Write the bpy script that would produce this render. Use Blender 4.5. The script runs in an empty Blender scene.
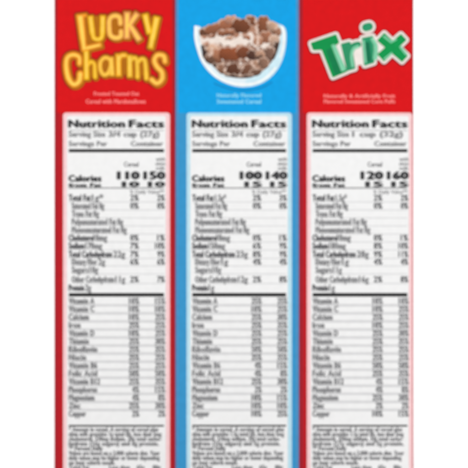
import bpy, bmesh, math, random
import numpy as np

S = bpy.context.scene
COL = S.collection
random.seed(4)
PX = 0.0005                      # one photograph pixel is half a millimetre on the cartons
BASE = 0.030                     # cartons reach 30 mm below the bottom of the picture
H_PX = 588                       # carton height in those pixels (60 above + 468 + 60 below)

def wx(X): return (X - 234.0) * PX
def wz(Y): return (468.0 - Y) * PX + BASE

# ------------------------------------------------------------------ camera
cd = bpy.data.cameras.new('camera')
cam = bpy.data.objects.new('camera', cd); COL.objects.link(cam)
CAM_D = 1.30
cam.location = (0, -CAM_D, wz(234))
cam.rotation_euler = (math.radians(90), 0, 0)
cd.sensor_width = 36; cd.sensor_height = 36; cd.sensor_fit = 'HORIZONTAL'
cd.lens = 36 * CAM_D / (468 * PX)
cd.clip_start = 0.05; cd.clip_end = 30
cd.dof.use_dof = True            # the picture is soft all over: focused a little in front of the cartons
cd.dof.focus_distance = CAM_D - 0.10
cd.dof.aperture_fstop = 9.2
S.camera = cam

# ------------------------------------------------------------------ world, lamps, exposure
w = bpy.data.worlds.new('World'); S.world = w; w.use_nodes = True
w.node_tree.nodes['Background'].inputs[0].default_value = (1, 1, 1, 1)
w.node_tree.nodes['Background'].inputs[1].default_value = 0.34

def area(name, loc, aim, size, power, col=(1, 1, 1)):
    l = bpy.data.lights.new(name, 'AREA'); l.shape = 'RECTANGLE'
    l.size, l.size_y = size; l.energy = power; l.color = col
    o = bpy.data.objects.new(name, l); COL.objects.link(o); o.location = loc
    d = [aim[i] - loc[i] for i in range(3)]
    from mathutils import Vector
    o.rotation_euler = Vector(d).to_track_quat('-Z', 'Y').to_euler()
    return o
area('softbox', (-0.95, -1.15, 0.75), (0, 0, 0.15), (0.7, 0.9), 9.0, (1, .985, .97))
area('softbox', (1.00, -1.10, 0.65), (0, 0, 0.15), (0.7, 0.9), 8.6, (1, 1, 1))
area('backdrop_lamp', (0.25, 0.38, 1.15), (0.05, 0.95, 0.15), (1.2, 0.3), 10.5)
S.view_settings.view_transform = 'Standard'
S.view_settings.look = 'None'
S.view_settings.exposure = 0.0
S.view_settings.gamma = 1.0

# ------------------------------------------------------------------ materials
def lin(c):
    def f(v):
        v /= 255.0
        return v / 12.92 if v <= 0.04045 else ((v + 0.055) / 1.055) ** 2.4
    return tuple(f(v) for v in c)

MATS = {}
def ink(name, rgb, rough=0.5, spec=0.14, mottle=0.03, bump=0.05, attr=False):
    """printed, coated cardboard: even ink with slight mottling and paper fibre"""
    if name in MATS: return MATS[name]
    m = bpy.data.materials.new(name); m.use_nodes = True
    nt = m.node_tree; N = nt.nodes; L = nt.links
    p = N['Principled BSDF']
    p.inputs['Roughness'].default_value = rough
    p.inputs['Specular IOR Level'].default_value = spec
    geo = N.new('ShaderNodeNewGeometry')
    nz = N.new('ShaderNodeTexNoise'); nz.inputs['Scale'].default_value = 320; nz.inputs['Detail'].default_value = 4
    L.new(geo.outputs['Position'], nz.inputs['Vector'])
    n2 = N.new('ShaderNodeTexNoise'); n2.inputs['Scale'].default_value = 3500; n2.inputs['Detail'].default_value = 2
    L.new(geo.outputs['Position'], n2.inputs['Vector'])
    mr = N.new('ShaderNodeMapRange'); mr.inputs[1].default_value = .3; mr.inputs[2].default_value = .7
    mr.inputs[3].default_value = 1 - mottle * 2; mr.inputs[4].default_value = 1 + mottle
    L.new(nz.outputs['Fac'], mr.inputs[0])
    mx = N.new('ShaderNodeVectorMath'); mx.operation = 'SCALE'
    if attr:
        a = N.new('ShaderNodeAttribute'); a.attribute_name = 'Ink'
        L.new(a.outputs['Color'], mx.inputs[0])
    else:
        mx.inputs[0].default_value = lin(rgb)
    L.new(mr.outputs[0], mx.inputs['Scale'])
    L.new(mx.outputs[0], p.inputs['Base Color'])
    if bump:
        b = N.new('ShaderNodeBump'); b.inputs['Strength'].default_value = bump; b.inputs['Distance'].default_value = 0.0003
        L.new(n2.outputs['Fac'], b.inputs['Height']); L.new(b.outputs[0], p.inputs['Normal'])
    MATS[name] = m
    return m

RED = ink('red_ink', (216, 8, 16))
REDS = ink('deep_red_ink', (186, 20, 32))
BLUE = ink('blue_ink', (4, 160, 228))
BLUES = ink('deep_blue_ink', (54, 148, 202))
WHITE = ink('white_card', (240, 240, 240), mottle=.015)
EDGE_R = ink('maroon_ink', (160, 30, 44))
EDGE_B = ink('slate_blue_ink', (86, 142, 192))
PINK = ink('pink_rim_ink', (248, 206, 208), mottle=.03)
CYAN = ink('cyan_rim_ink', (186, 224, 238), mottle=.03)
BLACK = ink('black_ink', (24, 24, 26), mottle=.1)
GREY = ink('grey_ink', (104, 104, 107), mottle=.1)
SOFT = ink('soft_grey_ink', (146, 146, 148), mottle=.1)
DARK = ink('charcoal_ink', (66, 66, 68), mottle=.1)
HAIR = ink('hairline_ink', (214, 214, 215), mottle=.02)
MULTI = ink('picture_ink', (255, 255, 255), attr=True, mottle=.04)
PALE_RED = ink('pale_red_ink', (255, 128, 126))
PALE_BLUE = ink('pale_blue_ink', (130, 216, 250))

# ------------------------------------------------------------------ object helpers
def link(name, me, mat, parent):
    o = bpy.data.objects.new(name, me); COL.objects.link(o)
    if mat: me.materials.clear(); me.materials.append(mat)
    o.parent = parent
    return o

class Flat:
    """collects flat ink shapes (photo pixels, layer number) into ONE mesh"""
    def __init__(s): s.v = []; s.f = []; s.c = []
    def poly(s, pts, lay):
        b = len(s.v)
        s.v += [(wx(x), -lay * 0.00006, wz(y)) for x, y in pts]
        s.f.append(tuple(range(b, b + len(pts))))
    def rect(s, x0, y0, x1, y1, lay):
        s.poly([(x0, y1), (x1, y1), (x1, y0), (x0, y0)], lay)
    def rrect(s, x0, y0, x1, y1, r, lay):
        # order corners properly (clockwise in picture space, so it faces the camera)
        pts = []
        for cx, cy, a0 in ((x1 - r, y0 + r, 90), (x0 + r, y0 + r, 180), (x0 + r, y1 - r, 270), (x1 - r, y1 - r, 360)):
            for k in range(7):
                a = math.radians(a0 - 90 + 15 * k)
                pts.append((cx + r * math.cos(a), cy - r * math.sin(a)))
        s.poly(pts, lay)
    def text(s, body, x0, base, cap, x1=None, lay=4, bold=0.0, align='L'):
        """type set from x0 (to x1 if given), baseline and cap height in photo pixels"""
        cu = bpy.data.curves.new('type', 'FONT'); cu.body = body; cu.size = 1
        cu.resolution_u = 2; cu.space_character = 1.0 + bold
        to = bpy.data.objects.new('type', cu); COL.objects.link(to)
        dg = bpy.context.evaluated_depsgraph_get(); dg.update()
        me = bpy.data.meshes.new_from_object(to.evaluated_get(dg))
        vs = [v.co.copy() for v in me.vertices]; fs = [tuple(p.vertices) for p in me.polygons]
        bpy.data.objects.remove(to); bpy.data.curves.remove(cu); bpy.data.meshes.remove(me)
        if not vs: return
        xa = min(v.x for v in vs); xb = max(v.x for v in vs)
        sy = cap / 0.69
        sx = (x1 - x0) / (xb - xa) if x1 is not None else sy
        off = x0 - xa * sx
        if align == 'R' and x1 is None: off = x0 - xb * sx
        if align == 'C' and x1 is None: off = x0 - (xa + xb) / 2 * sx
        # heavy type: each pass of ink lies a hair above the one before
        kx = max(sx, .8 * sy)
        passes = [(0, 0)] if bold <= 0 else [(-bold * kx, 0), (bold * kx, 0), (0, -.6 * bold * sy), (0, .6 * bold * sy)]
        for n, (dx, dy) in enumerate(passes):
            b = len(s.v)
            s.v += [(wx(off + v.x * sx + dx), -(lay + .18 * n) * 0.00006, wz(base - v.y * sy + dy)) for v in vs]
            s.f += [tuple(b + i for i in f) for f in fs]
    def build(s, name, mat, parent, colors=None):
        me = bpy.data.meshes.new(name); me.from_pydata(s.v, [], s.f); me.update()
        bm = bmesh.new(); bm.from_mesh(me)
        flip = [f for f in bm.faces if f.normal.y > 0]
        if flip: bmesh.ops.reverse_faces(bm, faces=flip)
        bm.to_mesh(me); bm.free()
        return link(name, me, mat, parent)

# ---- shapes from distance fields, cut to clean outlines (marching squares)
def d_poly(P, X, Y, r=0.0):
    d = np.full(X.shape, 1e9); sgn = np.ones(X.shape); n = len(P)
    for i in range(n):
        ax, ay = P[i]; bx, by = P[(i + 1) % n]
        ex, ey = bx - ax, by - ay
        t = np.clip(((X - ax) * ex + (Y - ay) * ey) / (ex * ex + ey * ey + 1e-12), 0, 1)
        d = np.minimum(d, np.hypot(X - ax - t * ex, Y - ay - t * ey))
        c = (ay > Y) != (by > Y)
        xi = ax + (Y - ay) * ex / (ey if abs(ey) > 1e-9 else 1e-9)
        sgn = np.where(c & (X < xi), -sgn, sgn)
    return d * sgn - r
def d_stroke(pts, ra, rb, X, Y):
    d = np.full(X.shape, 1e9); n = len(pts) - 1
    for i in range(n):
        ax, ay = pts[i]; bx, by = pts[i + 1]; ex, ey = bx - ax, by - ay
        t = np.clip(((X - ax) * ex + (Y - ay) * ey) / (ex * ex + ey * ey + 1e-12), 0, 1)
        r = ra + (rb - ra) * (i + t) / n
        d = np.minimum(d, np.hypot(X - ax - t * ex, Y - ay - t * ey) - r)
    return d
def smooth(pts, n=5):
    out = []
    P = [pts[0]] + list(pts) + [pts[-1]]
    for i in range(1, len(P) - 2):
        p0, p1, p2, p3 = P[i - 1], P[i], P[i + 1], P[i + 2]
        for k in range(n):
            t = k / n
            out.append(tuple(0.5 * (2 * p1[j] + (p2[j] - p0[j]) * t + (2 * p0[j] - 5 * p1[j] + 4 * p2[j] - p3[j]) * t * t
                                    + (3 * p1[j] - p0[j] - 3 * p2[j] + p3[j]) * t ** 3) for j in (0, 1)))
    out.append(pts[-1])
    return out
def bar(x0, y0, x1, y1, w0, w1):
    dx, dy = x1 - x0, y1 - y0; l = math.hypot(dx, dy); nx, ny = -dy / l, dx / l
    return [(x0 + nx * w0 / 2, y0 + ny * w0 / 2), (x1 + nx * w1 / 2, y1 + ny * w1 / 2),
            (x1 - nx * w1 / 2, y1 - ny * w1 / 2), (x0 - nx * w0 / 2, y0 - ny * w0 / 2)]

def grid(x0, y0, x1, y1, st):
    xs = np.arange(x0, x1 + st, st); ys = np.arange(y0, y1 + st, st)
    return np.meshgrid(xs, ys)
def cut(D, X, Y, lay, name, mat, parent, level=0.0, rgb=None):
    D = D - level; ny, nx = D.shape
    V = []; F = []; idx = {}
    def vert(key, x, y):
        if key not in idx: idx[key] = len(V); V.append((x, y))
        return idx[key]
    ins = D < 0
    anyi = ins[:-1, :-1] | ins[1:, :-1] | ins[:-1, 1:] | ins[1:, 1:]
    for j, i in zip(*np.nonzero(anyi)):
        cs = ((j + 1, i), (j + 1, i + 1), (j, i + 1), (j, i)); poly = []
        for k in range(4):
            a = cs[k]; b = cs[(k + 1) % 4]
            if ins[a]: poly.append(vert(a, X[a], Y[a]))
            if ins[a] != ins[b]:
                lo, hi = (a, b) if a < b else (b, a)
                t = D[lo] / (D[lo] - D[hi])
                poly.append(vert((lo, hi), X[lo] + t * (X[hi] - X[lo]), Y[lo] + t * (Y[hi] - Y[lo])))
        if len(poly) > 2: F.append(poly)
    me = bpy.data.meshes.new(name)
    me.from_pydata([(wx(x), -lay * 0.00006, wz(y)) for x, y in V], [], F); me.update()
    if rgb is not None:
        st = X[0, 1] - X[0, 0]; R = rgb.reshape(ny, nx, 3)
        at = me.color_attributes.new('Ink', 'FLOAT_COLOR', 'POINT')
        buf = np.ones((len(V), 4))
        for k, (x, y) in enumerate(V):
            jj = min(ny - 1, max(0, int(round((y - Y[0, 0]) / st)))); ii = min(nx - 1, max(0, int(round((x - X[0, 0]) / st))))
            buf[k, :3] = R[jj, ii]
        at.data.foreach_set('color', buf.ravel().astype(np.float32))
    o = link(name, me, mat, parent)
    return o

# ------------------------------------------------------------------ setting: white sweep of paper
bm = bmesh.new()
prof = [(-2.2, 0.0)] + [(0.75 + 0.45 * math.sin(a), 0.45 - 0.45 * math.cos(a)) for a in [math.radians(6 * k) for k in range(16)]] + [(1.2, 2.2)]
rows = [[bm.verts.new((x, y, z)) for y, z in prof] for x in (-2.2, 2.2)]
for k in range(len(prof) - 1):
    f = bm.faces.new((rows[0][k], rows[1][k], rows[1][k + 1], rows[0][k + 1])); f.smooth = True
me = bpy.data.meshes.new('backdrop'); bm.to_mesh(me); bm.free()
bd = link('backdrop', me, ink('white_paper', (246, 247, 247), rough=.8, spec=.1, mottle=.006), None)
bd['kind'] = 'structure'

# ------------------------------------------------------------------ cartons
def carton(x0, x1, label, mat, dy):
    t = bpy.data.objects.new('cereal_carton', None); COL.objects.link(t)
    t.location = (0, dy, 0)
    t['label'] = label; t['category'] = 'cereal box'; t['group'] = 'cereal cartons standing shoulder to shoulder'
    t.empty_display_size = 0.02
    bm = bmesh.new()
    g = 0.12
    a, b = wx(x0 + g), wx(x1 - g); z0, z1 = 0.0, H_PX * PX; D = 0.19
    vs = [bm.verts.new(p) for p in ((a, 0, z0), (b, 0, z0), (b, D, z0), (a, D, z0), (a, 0, z1), (b, 0, z1), (b, D, z1), (a, D, z1))]
    for q in ((0, 1, 5, 4), (1, 2, 6, 5), (2, 3, 7, 6), (3, 0, 4, 7), (4, 5, 6, 7), (3, 2, 1, 0)):
        bm.faces.new([vs[i] for i in q])
    bmesh.ops.bevel(bm, geom=list(bm.edges), offset=0.0003, segments=3, affect='EDGES', profile=.5)
    me = bpy.data.meshes.new('body'); bm.to_mesh(me); bm.free()
    link('body', me, mat, t)
    return t

def panel(t, x0, w, strip, rim, nums, words, seed, right_strip=None, left_strip=None, edges=(), edge_ink=None):
    """the printed nutrition table; x0 = left edge of the white field"""
    rnd = random.Random(seed)
    x1 = x0 + w; top, bot = 114.0, 519.0
    k = w / 104.0
    def X(r): return x0 + (r - 64.5) * k          # photo x on the first carton -> this carton
    for s in (left_strip, right_strip):
        f = Flat(); f.rect(s[0], 113, s[1], 525.5, 1); f.build('border_strip', strip, t)
    for e in edges:
        f = Flat(); f.rect(e[0], 1.0 - 58, e[1], 526, 1.6); f.build('edge_strip', edge_ink, t)
    f = Flat(); f.rrect(x0 - 1.4, top - 1.3, x1 + (1.4 if right_strip[1] - right_strip[0] > 3 else .4), bot + 1.3, 3.0, 2); f.build('panel_rim', rim, t)
    f = Flat(); f.rrect(x0 + 2.2, top + 1.8, x1 - (2.6 if right_strip[1] - right_strip[0] > 3 else 3.0), bot, 2.0, 3); P = f.build('nutrition_panel', WHITE, t)
    # heading
    f = Flat()
    f.text('Nutrition', X(69), 127.4, 7.4, X(124.5), bold=.075); f.text('Facts', X(129.5), 127.4, 7.4, X(163.5), bold=.075)
    f.build('heading', DARK, P)
    f = Flat()
    f.text('Serving Size', X(69), 136.8, 5.4, X(105), bold=.07); f.text(nums['size'], X(109), 136.8, 5.4, X(159), bold=.07)
    f.text('Servings Per', X(69), 146.0, 4.8, X(107), bold=.07); f.text('Container', X(131), 146.0, 4.8, X(163), bold=.07)
    f.build('serving_text', SOFT, P)
    # rules
    for y, h, c in ((149.1, 3.2, BLACK), (293.0, 3.6, BLACK), (424.9, 1.7, BLACK)):
        f = Flat(); f.rect(X(68.8), y, X(164), y + h, 4); f.build('rule', c, P)
    for y, h in ((187.5, 1.0), (130.2, .45)):
        f = Flat(); f.rect(X(68.8), y, X(164), y + h, 4); f.build('rule', GREY, P)
    # column heads and calories
    f = Flat()
    f.text('Cereal', X(124), 166.6, 4.6, X(138.5), bold=.03); f.text('with', X(165), 160.8, 3.6, align='R', bold=.02)
    f.text('skim', X(165), 165.4, 3.6, align='R', bold=.02); f.text('milk', X(165), 170.0, 3.6, align='R', bold=.02)
    f.build('column_heading', GREY, P)
    f = Flat()
    f.text('Calories', X(69), 181.4, 6.2, X(101), bold=.09); f.text('from Fat', X(69), 186.9, 3.6, X(101), bold=.09)
    f.text(nums['cal'][0], X(118), 179.2, 7.6, X(138.8), bold=.09); f.text(nums['cal'][1], X(144.4), 179.2, 7.6, X(164.4), bold=.09)
    f.text(nums['fat'][0], X(123), 186.8, 5.2, X(138.5), bold=.08); f.text(nums['fat'][1], X(149), 186.8, 5.2, X(164), bold=.08)
    f.build('calorie_text', DARK, P)
    # nutrients
    f = Flat(); fb = Flat(); fv = Flat(); ln = Flat()
    rows = [(198, 'Total Fat', nums['tf'], 1, 69, 90.5, 103, 1), (206, 'Saturated Fat', '0g', 0, 72, 98, 104, 1), (214, 'Trans Fat', '0g', 0, 72, 92, 99, 0),
            (222, 'Polyunsaturated Fat', '0g', 0, 72, 116, 123, 0), (230, 'Monounsaturated Fat', '0g', 0, 72, 119.5, 126.5, 0),
            (238, 'Cholesterol', '0mg', 1, 69, 94, 107, 1), (246, 'Sodium', nums['na'], 1, 69, 84, 102, 1),
            (254.4, 'Total Carbohydrate', nums['tc'], 1, 69, 112, 125, 1), (262, 'Dietary Fiber', nums['df'], 0, 72, 97, 105, 1),
            (270, 'Sugars', nums['su'], 0, 72, 88, 98, 0), (279.5, 'Other Carbohydrate', nums['oc'], 0, 72, 114, 125, 1),
            (288, 'Protein', nums['pr'], 1, 69, 84, 91, 0)]
    for y, nm, amt, b, xa, xb, xc, val in rows:
        bl = y + 2.3
        (fb if b else f).text(nm, X(xa), bl + .5, 6.2, X(xb), bold=.075)
        f.text(amt, X(xb + 1.6), bl + .5, 6.2, X(xc), bold=.075)
        if val:
            v1, v2 = nums['pct'].pop(0)
            fv.text(v1, X(130.4), bl + .3, 5.8, X(138.6), bold=.055); fv.text(v2, X(155.2 if len(v2) > 2 else 157.4), bl + .3, 5.8, X(164.6), bold=.055)
        if y < 287: ln.rect(X(73 if not b else 69), y + 3.6, X(164), y + 4.4, 4)
    f.text('% Daily Value**', X(164), 193.6, 3.6, align='R', bold=.03)
    f.build('nutrient_text', SOFT, P); fb.build('nutrient_heading', GREY, P); fv.build('percent_text', GREY, P)
    # vitamins
    f = Flat(); f2 = Flat()
    vit = ['Vitamin A', 'Vitamin C', 'Calcium', 'Iron', 'Vitamin D', 'Thiamin', 'Riboflavin', 'Niacin', 'Vitamin B6', 'Folic Acid',
           'Vitamin B12', 'Phosphorus', 'Magnesium', 'Zinc', 'Copper']
    for i, nm in enumerate(vit):
        y = 301.2 + i * 8.05; bl = y + 2.3
        f.text(nm, X(69), bl + .3, 5.9, X(69 + max(10, len(nm) * 2.8)), bold=.085)
        v1, v2 = nums['vit'][i % len(nums['vit'])]
        f2.text(v1, X(129.2 if len(v1) > 2 else 132.4), bl + .4, 6.2, X(139), bold=.085); f2.text(v2, X(155.4 if len(v2) > 2 else 158.4), bl + .4, 6.2, X(165), bold=.08)
        if i < 14: ln.rect(X(69), y + 2.9, X(164), y + 5.3, 4)
    f.build('vitamin_text', SOFT, P); f2.build('percent_text', SOFT, P)
    ln.build('row_line', HAIR, P)
    # small print, set in full lines
    f = Flat(); y = 431.4
    for q, line in enumerate(words):
        last = line.endswith('|'); line = line.rstrip('|')
        f.text(line, X(69), y, 4.3, X(69 + 92 * min(1, len(line) / 44.0)) if last else X(161 + rnd.uniform(-3.5, 1.0)), bold=.095)
        y += 4.75
    f.build('footnote_text', SOFT, P)
    return P

FOOT = ['* Amount in cereal. A serving of cereal plus', 'skim milk provides {a} total fat, less than 5mg', 'cholesterol, {b} sodium, {c} total carbo-',
        'hydrate ({d} sugars) and {e} protein.', '** Percent Daily|', 'Values are based on a 2,000 calorie diet. Your',
        'daily values may be higher or lower depending', 'on your calorie needs.|', 'Total Fat            Less than    65g     80g', 'Sat Fat              Less than    20g     25g',
        'Cholesterol      Less than  300mg  300mg', 'Sodium        Less than  2,400mg  2,400mg', 'Total Carbohydrate            300g    375g',
        'Dietary Fiber                      25g     30g', 'Protein                              50g     65g']
def foot(**k): return [s.format(**k) for s in FOOT]
VIT = [('10%', '15%'), ('10%', '10%'), ('10%', '25%'), ('25%', '25%'), ('10%', '25%'), ('25%', '30%'), ('25%', '35%'), ('25%', '25%'), ('25%', '25%'),
       ('50%', '50%'), ('25%', '35%'), ('4%', '15%'), ('4%', '8%'), ('25%', '30%'), ('2%', '2%')]

# ---- first carton: red, gold lettering
A = carton(54.2, 175.2, 'red cereal carton with two lines of gold lettering, left of the blue carton', RED, 0.0)
panel(A, 64.5, 104, REDS, PINK, dict(size='3/4 cup (27g)', cal=('110', '150'), fat=('10', '10'), tf='1g*', na='170mg', tc='22g', df='2g', su='10g', oc='11g', pr='2g',
      pct=[('2%', '2%'), ('0%', '0%'), ('0%', '1%'), ('7%', '10%'), ('7%', '9%'), ('6%', '6%'), ('2%', '7%')], vit=VIT),
      foot(a='1g', b='230mg', c='28g', d='16g', e='6g'), 1, left_strip=(57.0, 63.6), right_strip=(168.8, 172.6), edges=((54.9, 57.0), (172.6, 174.5)), edge_ink=EDGE_R)

X, Y = grid(54, 6, 176, 96, 0.33)
GOLD, ORNG, PEACH, ROSE, LEMON = [np.array(lin(c)) for c in ((246, 186, 30), (246, 152, 36), (248, 176, 84), (244, 160, 92), (238, 204, 50))]
letters = []   # (distance field, colour)
def L(col, *ds):
    d = ds[0]
    for e in ds[1:]: d = np.minimum(d, e)
    letters.append((d, col))
pb = lambda *a: d_poly(bar(*a), X, Y, .6) + .35
ps = lambda pts, ra, rb: d_stroke(smooth(pts), ra, rb, X, Y) + .3
# LUCKY: tall capitals, narrowing downwards, on a line that arches
L(ORNG, pb(80.0, 15.0, 84.4, 51.0, 7.0, 5.2), pb(84.5, 48.6, 101.5, 44.6, 5.0, 4.6), pb(77, 16.4, 86.5, 15.2, 3, 3))
L(GOLD, pb(90.4, 16.2, 92.6, 34, 4.8, 4.6), pb(102.8, 15.8, 102.4, 34, 4.8, 4.6), ps([(92.6, 33), (94, 38), (98, 39.6), (101.6, 37.5), (102.4, 32)], 2.4, 2.4))
L(PEACH, ps([(120.4, 23.5), (119.6, 17.6), (114.5, 15.8), (109.8, 19), (109.2, 27), (110.4, 35), (115.5, 38), (120.6, 36.4), (121.0, 31.4)], 2.7, 2.6))
L(ROSE, pb(127.2, 12.2, 126.8, 38.5, 5.6, 4.8), pb(127.6, 27.5, 137.4, 13.4, 4.2, 5.0), pb(129.4, 24.5, 139.6, 40.4, 4.4, 5.0))
L(GOLD, pb(145.0, 14.2, 149.4, 33.5, 5.2, 4.4), pb(157.0, 17.0, 150.4, 48.4, 5.8, 4.8))
# Charms: lower case, on an arched base line
L(ORNG, ps([(79.6, 63.5), (79.2, 57.2), (73.5, 54.8), (67.6, 57.5), (66.2, 66), (68.4, 78), (73.6, 84.4), (79.2, 81.4), (80.4, 74)], 2.9, 3.5))
L(GOLD, pb(86.2, 50.5, 86.6, 79.4, 4.6, 4.4), ps([(87.4, 66), (90.6, 61.8), (94.2, 64), (94.8, 70), (95.2, 77)], 2.1, 2.3))
L(PEACH * .4 + GOLD * .6, ps([(110.8, 60), (105.4, 57.6), (100.6, 62), (100.6, 70), (103.8, 74.6), (108.2, 73), (110.8, 66)], 2.3, 2.3), pb(111.0, 57.4, 112.2, 75.6, 4.4, 4.2))
L(ORNG * .5 + GOLD * .5, pb(118.2, 54.2, 118.8, 76, 4.8, 4.8), ps([(118.6, 61), (121.2, 55.8), (125.0, 55.4)], 2.4, 2.7))
L(LEMON * .6 + ORNG * .4, pb(129.6, 55.5, 129.9, 77, 4.6, 4.4), ps([(130, 62), (133.4, 58), (136.8, 60.5), (137.6, 77.0)], 2.2, 2.3), ps([(138, 62.5), (141.4, 59), (145.0, 61.5), (146.4, 78.4)], 2.2, 2.4))
L(ORNG * .7 + PEACH * .3, ps([(165.0, 61.4), (163.6, 56), (157.4, 55.2), (154.4, 60.4), (157, 66.6), (161.8, 72), (162.0, 79.4), (157.0, 83.4), (151.6, 79.8)], 2.9, 3.0))
U = letters[0][0]
for d, c in letters[1:]: U = np.minimum(U, d)
FB = np.minimum(d_poly([(80, 16), (104, 16), (104, 40), (88, 47)], X, Y), d_poly([(110, 17), (120, 16.5), (120.5, 37), (111, 37)], X, Y))
FB = np.minimum(FB, np.minimum(d_poly([(126, 15), (136, 16), (133, 27), (138, 38), (127, 38)], X, Y), d_poly([(146, 16), (156, 18), (152, 36), (149, 34)], X, Y)))
FB = np.minimum(FB, d_poly([(86, 64), (100, 59), (118, 57), (134, 58), (146, 61), (147, 76), (130, 75), (112, 74), (96, 76), (86, 78)], X, Y))
halo = cut(np.minimum(U, FB + 1.2), X, Y, 2, 'logo', ink('rust_ink', (150, 26, 12)), A, level=2.6)
# drop edge of the letters, lower right
sh = int(round(0.9 / .33)); Ud = np.minimum(U, np.roll(np.roll(U, sh, 0), sh, 1))
cut(np.minimum(Ud, FB + 1.2), X, Y, 3, 'letter_edge', ink('olive_ink', (178, 104, 8)), halo, level=1.3)
best = np.argmin(np.stack([d for d, c in letters]), 0)
rgb = np.stack([c for d, c in letters])[best]
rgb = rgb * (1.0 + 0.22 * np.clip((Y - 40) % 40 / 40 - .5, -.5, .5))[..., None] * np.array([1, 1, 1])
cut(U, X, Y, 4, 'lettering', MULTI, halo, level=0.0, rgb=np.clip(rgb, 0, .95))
cut(U, X, Y, 5, 'letter_highlight', ink('cream_ink', (255, 212, 92)), halo, level=-1.6)
f = Flat(); f.text('Frosted Toasted Oat', 94, 95.4, 3.6, 139, lay=2, bold=.06); f.text('Cereal with Marshmallows', 86, 103.4, 4.0, 145.5, lay=2, bold=.06)
f.build('caption', PALE_RED, A)

# ---- second carton: blue, bowl picture
B = carton(175.2, 299.2, 'blue cereal carton with a printed bowl of brown cereal, between the red cartons', BLUE, 0.0004)
panel(B, 188, 102.5, BLUES, CYAN, dict(size='3/4 cup (27g)', cal=('100', '140'), fat=('15', '15'), tf='1.5g*', na='150mg', tc='23g', df='1g', su='10g', oc='12g', pr='1g',
      pct=[('2%', '3%'), ('0%', '0%'), ('0%', '1%'), ('6%', '9%'), ('8%', '9%'), ('4%', '4%'), ('2%', '8%')], vit=VIT[3:] + VIT[:3]),
      foot(a='1.5g', b='210mg', c='29g', d='16g', e='5g'), 2, left_strip=(178.0, 187.2), right_strip=(291.0, 296.4), edges=((175.9, 178.0), (296.4, 298.5)), edge_ink=EDGE_B)

X, Y = grid(188, 4, 292, 94, 0.34)
bowl = d_poly(smooth([(194.2, 28.5), (194.2, 38), (197, 50), (201.5, 62), (209, 72), (219, 80), (231, 85.2), (244, 87.2), (257, 85.2), (268, 79.6), (277, 70.4), (283, 58.5),
                      (286, 45), (286.4, 33), (284.4, 27), (279, 24), (272, 24), (262, 25), (246, 24), (232, 27), (219, 31), (206, 32), (200, 26.6), (196.4, 26), (194.2, 28.5)], 4), X, Y)
nse = lambda f, s: (np.sin(X * f + s) * np.sin(Y * f * 1.13 + s * 2.1) + .6 * np.sin(X * f * 2.3 - s) * np.sin(Y * f * 1.9 + s)) 
def C(*c): return np.array(lin(c))
rgb = np.empty(X.shape + (3,)); rgb[:] = C(226, 240, 246)
rgb[(X + Y * .3 > 270)] = C(206, 234, 244)
bp = cut(bowl, X, Y, 2, 'bowl_picture', MULTI, B, rgb=rgb)
sh = d_stroke(smooth([(214, 83.5), (230, 89), (246, 90.4), (262, 87.6), (272, 82)]), .5, .5, X, Y)
# milk inside the bowl
milk = d_poly(smooth([(199, 31), (200, 40), (202.6, 50), (204.4, 59), (214, 65.6), (222.5, 73.6), (234, 76.6), (247, 77), (258, 74), (268, 66.4), (274.8, 56), (278.6, 44), (280.4, 34), (276, 26), (262, 22), (244, 20), (222, 26), (206, 30), (199, 30)], 4), X, Y)
rgb[:] = C(238, 224, 214)
soak = nse(.55, 1.3) + .5 * nse(1.3, 4.0)
Yn = Y + 2.2 * np.sin(X * .23 + 1) + 1.4 * np.sin(X * .61)
rgb[(Yn < 36) & (soak > -.6)] = C(176, 128, 104)
rgb[(Yn > 46) & (soak > -.7)] = C(150, 112, 94); rgb[(Y > 60) & (soak > .1)] = C(112, 82, 70)
rgb[(Yn > 46) & (soak > .75)] = C(214, 184, 166)
cut(milk, X, Y, 3, 'milk', MULTI, bp, rgb=rgb)
# glass wall, seen through at the lower left
rim = d_stroke(smooth([(199, 60), (207, 69.5), (216, 77), (226, 80.5)]), 1.6, 1.2, X, Y)
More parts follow.
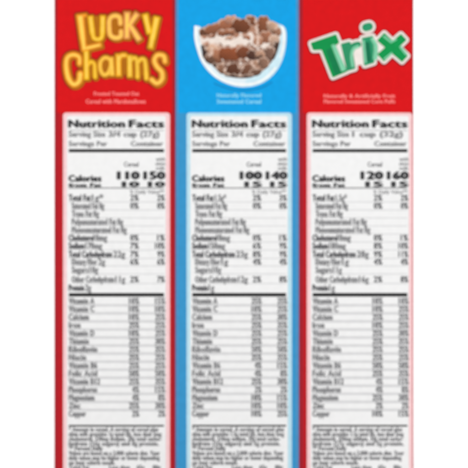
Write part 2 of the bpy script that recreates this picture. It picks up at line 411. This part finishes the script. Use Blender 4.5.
# cereal pieces: crisp squares with a ridge, highlight printed on the upper edge, shade on the lower
D = np.full(X.shape, 1e9); rgb[:] = C(150, 92, 66)
pieces = [  # x, y, half width, half height, turn, colour
    (206, 31, 6.5, 3.4, -12, (120, 80, 62)), (214, 28.5, 9, 4.6, -17, (160, 104, 78)), (226, 24, 7, 5.4, -14, (178, 116, 88)), (231, 19.4, 6, 3.6, -6, (206, 154, 134)), (251, 20, 5.5, 4.2, 10, (140, 90, 68)),
    (241, 25.5, 8.6, 6.6, 4, (124, 74, 50)), (226, 32.4, 8, 3.0, -6, (164, 110, 86)), (263, 24.5, 5.4, 8.2, 10, (146, 92, 66)), (272, 26, 5.4, 4.4, 16, (206, 170, 150)), (277.5, 31.6, 3.6, 4.4, 22, (168, 124, 104)),
    (266, 37, 6.4, 5.6, 4, (168, 116, 92)), (274, 40, 4.8, 4.8, -22, (208, 176, 160)), (258, 41, 4.6, 5.0, -10, (190, 142, 118)),
    (276, 50, 4.6, 9.0, 20, (98, 76, 68)), (269, 53, 5.4, 6.6, 30, (134, 104, 92)),
    (203.4, 52, 3.0, 7.0, -14, (70, 54, 50)), (210, 59, 4.6, 5.0, -30, (120, 88, 74)), (213, 49, 5.6, 5.4, -10, (220, 182, 160)), (219, 54, 6.4, 5.6, -16, (184, 128, 100)),
    (230, 53.4, 10.4, 6.4, 3, (152, 86, 56)), (244, 52, 7.2, 5.6, -6, (134, 78, 54)), (253, 54.6, 5.4, 4.8, 8, (92, 62, 52)), (260, 55, 4.6, 4.6, 6, (190, 152, 132)),
    (216, 69, 4.4, 5.6, -38, (74, 56, 50)), (220.6, 68.4, 3.6, 5.0, -16, (150, 112, 94)), (233, 69.4, 6.2, 6.6, 2, (104, 66, 50)), (247, 70, 5.0, 6.2, 6, (128, 88, 70)),
    (256, 66, 5.6, 5.4, 24, (178, 142, 124)), (264, 63, 5.0, 5.2, 36, (150, 116, 100)), (255, 72.4, 5.4, 3.4, -18, (120, 88, 76)), (232, 76, 7, 2.0, 4, (80, 58, 50)), (246, 76.4, 7, 1.8, -6, (98, 72, 62))]
rp = random.Random(8)
heap = []
for i in range(30):              # broken crumbs and smaller pieces filling between the large ones
    x = rp.uniform(201, 281); low = rp.random() < .62
    y = rp.uniform(50, 78) if low else rp.uniform(22 + abs(x - 242) * .16, 34)
    c = rp.choice([(150, 104, 84), (116, 78, 62), (188, 142, 120), (92, 66, 56), (206, 168, 148), (136, 88, 66)])
    heap.append((x, y, rp.uniform(2.2, 4.6), rp.uniform(1.8, 3.6), rp.uniform(-50, 50), c))
heap += [(206, 44, 3.4, 2.6, -20, (188, 140, 116)), (217, 46.5, 4.2, 2.8, 12, (170, 118, 92)), (229, 38, 3.6, 2.0, -8, (196, 152, 128)), (240, 47, 4.4, 2.8, -6, (176, 124, 98)), (247, 37, 3.8, 2.4, 14, (168, 112, 86)), (211, 36, 3.6, 2.2, -22, (160, 108, 84))]
pieces = heap + [(x, y, hw * 1.08, hh * 1.08, a, (int(c[0] * .93), int(c[1] * .90), int(c[2] * .86))) for x, y, hw, hh, a, c in pieces]
for x, y, hw, hh, a, c in pieces:
    ca, sa = math.cos(math.radians(a)), math.sin(math.radians(a))
    u = (X - x) * ca + (Y - y) * sa; v = -(X - x) * sa + (Y - y) * ca
    wob = .55 * np.sin(u * 1.1 + x) * np.sin(v * .9 + y) + .35 * np.sin(v * 1.7 + u * .8 + y)
    r = min(hw, hh) * .86
    d = np.hypot(np.maximum(np.abs(u) - hw + r, 0), np.maximum(np.abs(v) - hh + r, 0)) + np.minimum(np.maximum(np.abs(u) - hw + r, np.abs(v) - hh + r), 0) - r + wob
    m = d < 0
    col = C(*c)
    tex = 1 + .22 * nse(1.9, x) + .14 * nse(4.1, y)
    base = col[None, None] * tex[..., None]
    rd = np.abs(np.sin((u if hh > hw else v) * .95 + x)) < .16      # ridges
    base = np.where(rd[..., None], base * .78, base)
    base = base * (1 + .30 * np.clip(-v / hh, -1, 1) + .12 * np.clip(u / hw, -1, 1))[..., None]   # the printed picture's own modelling
    ed = (d > -1.1 + .5 * np.sin(u * .8 + y)) & (v < -.15 * hh)
    base = np.where(ed[..., None], base * .3 + .7 * C(228, 200, 182)[None, None], base)
    ed2 = (d > -.6) & (v > .2 * hh)
    base = np.where(ed2[..., None], base * .5, base)
    rgb[m] = base[m]
    D = np.minimum(D, d)
for pts, r in (([(201.4, 47), (203, 55), (207, 62), (214, 67)], 1.5), ([(277.4, 44), (275.6, 54), (270, 63)], 1.4), ([(246, 59.4), (254, 58.6), (262, 56)], 1.3), ([(219, 75), (226, 79), (236, 80.4)], 1.2), ([(222, 61), (232, 62), (242, 61)], 1.0), ([(226, 34.4), (238, 35)], .8)):
    d = d_stroke(smooth(pts), r, r * .7, X, Y) + .5 * nse(1.0, r); rgb[d < 0] = C(64, 46, 42)
for pts, r in (([(256, 15), (256.5, 26), (258, 38), (257.4, 48)], 1.2), ([(225.4, 64), (225.0, 71)], 1.0), ([(241.2, 66), (241, 72)], .9), ([(251, 62), (254, 66)], .8), ([(212, 48), (210, 56)], .9), ([(200, 39), (211, 40.5), (224, 41.5), (236, 43), (247, 42), (254, 46)], 2.0), ([(214, 44), (222, 45), (232, 46)], 1.6), ([(264, 44), (270, 47)], 1.4)):
    d = d_stroke(pts, r, r, X, Y) + .7 * nse(.9, r * 7) + .4 * nse(2.3, 2); rgb[d < 0] = (C(224, 196, 180)[None, None] * (1 + .08 * nse(1.1, 3))[..., None])[d < 0]
cut(np.maximum(D, d_poly(smooth([(198.6, 32), (200, 42), (201.8, 50), (203.8, 59.6), (213.4, 66.4), (222, 74.6), (234, 77.6), (247, 78), (258.6, 75), (268.6, 67), (275.4, 56.6), (279.4, 44), (281.4, 32), (277, 22), (262, 14), (244, 11), (222, 16), (206, 25), (198, 31)], 4), X, Y)), X, Y, 4, 'cereal', MULTI, bp, rgb=np.clip(rgb, 0, 1))
cut(sh, X, Y, 2, 'bowl_base_line', ink('steel_blue_ink', (10, 120, 186)), bp)
rgb[:] = C(250, 252, 252)
rl = np.minimum(d_stroke(smooth([(195.6, 27), (196.4, 40), (200, 54), (207, 66), (217, 76.6), (231, 82.8), (245, 84.4), (257, 82.6), (267, 77), (275.5, 68)]), 1.4, 1.0, X, Y),
                d_stroke(smooth([(282, 27), (284, 34), (283.4, 46), (280.4, 57)]), 1.3, .9, X, Y))
cut(rl, X, Y, 5, 'rim', MULTI, bp, rgb=rgb)
f = Flat(); f.text('Naturally Flavored', 217, 97.0, 3.6, 261, lay=2, bold=.06); f.text('Sweetened Cereal', 217, 103.4, 4.0, 261, lay=2, bold=.06)
f.build('caption', PALE_BLUE, B)

# ---- third carton: red, green lettering
Cc = carton(299.2, 413.6, 'red cereal carton with slanted green lettering, right of the blue carton', RED, 0.0002)
panel(Cc, 308.3, 103.6, REDS, PINK, dict(size='1 cup (32g)', cal=('120', '160'), fat=('15', '15'), tf='1.5g*', na='180mg', tc='28g', df='1g', su='11g', oc='16g', pr='1g',
      pct=[('2%', '2%'), ('0%', '0%'), ('0%', '1%'), ('8%', '10%'), ('9%', '11%'), ('4%', '4%'), ('2%', '8%')], vit=VIT[1:] + VIT[:1]),
      foot(a='1.5g', b='250mg', c='34g', d='17g', e='5g'), 3, left_strip=(302.6, 307.4), right_strip=(411.0, 412.0), edges=((299.9, 302.6), (412.0, 412.9)), edge_ink=EDGE_R)
X, Y = grid(300.6, 12, 412.8, 92, 0.33)
T = np.minimum(d_poly([(311.5, 43.5), (335.6, 35.2), (338.4, 42.2), (334.4, 45.6), (346.4, 71.0), (333.0, 76.6), (322.2, 49.0), (313.6, 49.4)], X, Y, .8), 1e9)
R_ = np.minimum(d_poly([(341.6, 44.4), (349.4, 42.4), (351.2, 46.0), (354.6, 68.2), (347.6, 70.2)], X, Y, .7), d_stroke(smooth([(350.4, 52.5), (353, 46.2), (358.2, 44.6)]), 2.6, 3.0, X, Y))
I_ = np.minimum(d_poly([(362.6, 38.6), (372.4, 36.6), (373.6, 62.2), (364.8, 65.0)], X, Y, .7), d_stroke([(366.0, 27.4), (369.0, 26.6)], 3.9, 3.9, X, Y))
X_ = np.minimum(d_poly(bar(381.0, 37.0, 404.6, 58.6, 9.6, 7.6), X, Y, .5), d_poly(bar(403.4, 37.2, 381.0, 57.6, 7.4, 9.0), X, Y, .5))
U = np.minimum(np.minimum(T, R_), np.minimum(I_, X_))
Us = np.minimum(U, np.roll(U, int(1.3 / .33), 0))
lg = cut(np.minimum(np.maximum(Us, X - 412.6), 99), X, Y, 2, 'logo', ink('wine_ink', (150, 24, 34)), Cc, level=3.4)
fillgap = np.minimum(U, d_poly([(336, 45), (352, 43), (364, 36), (374, 36), (386, 40), (398, 46), (392, 55), (374, 61), (352, 67), (346, 70)], X, Y) + 2.5)
cut(np.maximum(fillgap, X - 414), X, Y, 3, 'letter_edge', ink('bone_ink', (240, 230, 224)), lg, level=2.6)
rgb = np.empty(X.shape + (3,)); rgb[:] = C(8, 146, 74)
rgb[R_ < .2] = C(44, 146, 100); rgb[I_ < .1] = C(40, 150, 104); rgb[X_ < .1] = C(6, 150, 76)
rgb[d_stroke([(367.5, 44), (369.2, 60)], 2.3, 2.3, X, Y) < 0] = C(16, 112, 76)
rgb[d_poly([(326, 50), (331, 48), (342, 72), (335, 75)], X, Y) < 0] = C(12, 124, 74)
cut(U, X, Y, 4, 'lettering', MULTI, lg, rgb=rgb, level=.15)
mint = [d_poly([(331.4, 45.2), (335.0, 44.4), (346.2, 69.6), (341.6, 71.4)], X, Y, .2), d_stroke(smooth([(352.6, 66), (351.6, 56), (353.6, 49), (358, 46.6)]), 1.3, 1.6, X, Y),
        d_stroke([(363.6, 41), (365.6, 62)], 1.0, 1.0, X, Y), d_stroke(smooth([(372.2, 39), (375.8, 46), (375.2, 58)]), 1.6, 2.2, X, Y),
        d_stroke([(384, 36.4), (391, 42.2), (396, 39.4)], .9, .9, X, Y), d_stroke([(400.6, 47), (406, 54)], 1.2, 1.2, X, Y), d_stroke([(384.4, 59), (391.6, 53.2)], .9, .9, X, Y)]
M = mint[0]
for d in mint[1:]: M = np.minimum(M, d)
cut(M, X, Y, 5, 'letter_highlight', ink('mint_ink', (128, 208, 168)), lg)
f = Flat(); f.text('Naturally & Artificially Fruit', 324, 97.6, 3.4, 395, lay=2, bold=.06); f.text('Flavored Sweetened Corn Puffs', 324, 103.2, 3.6, 395, lay=2, bold=.06)
f.build('caption', PALE_RED, Cc)
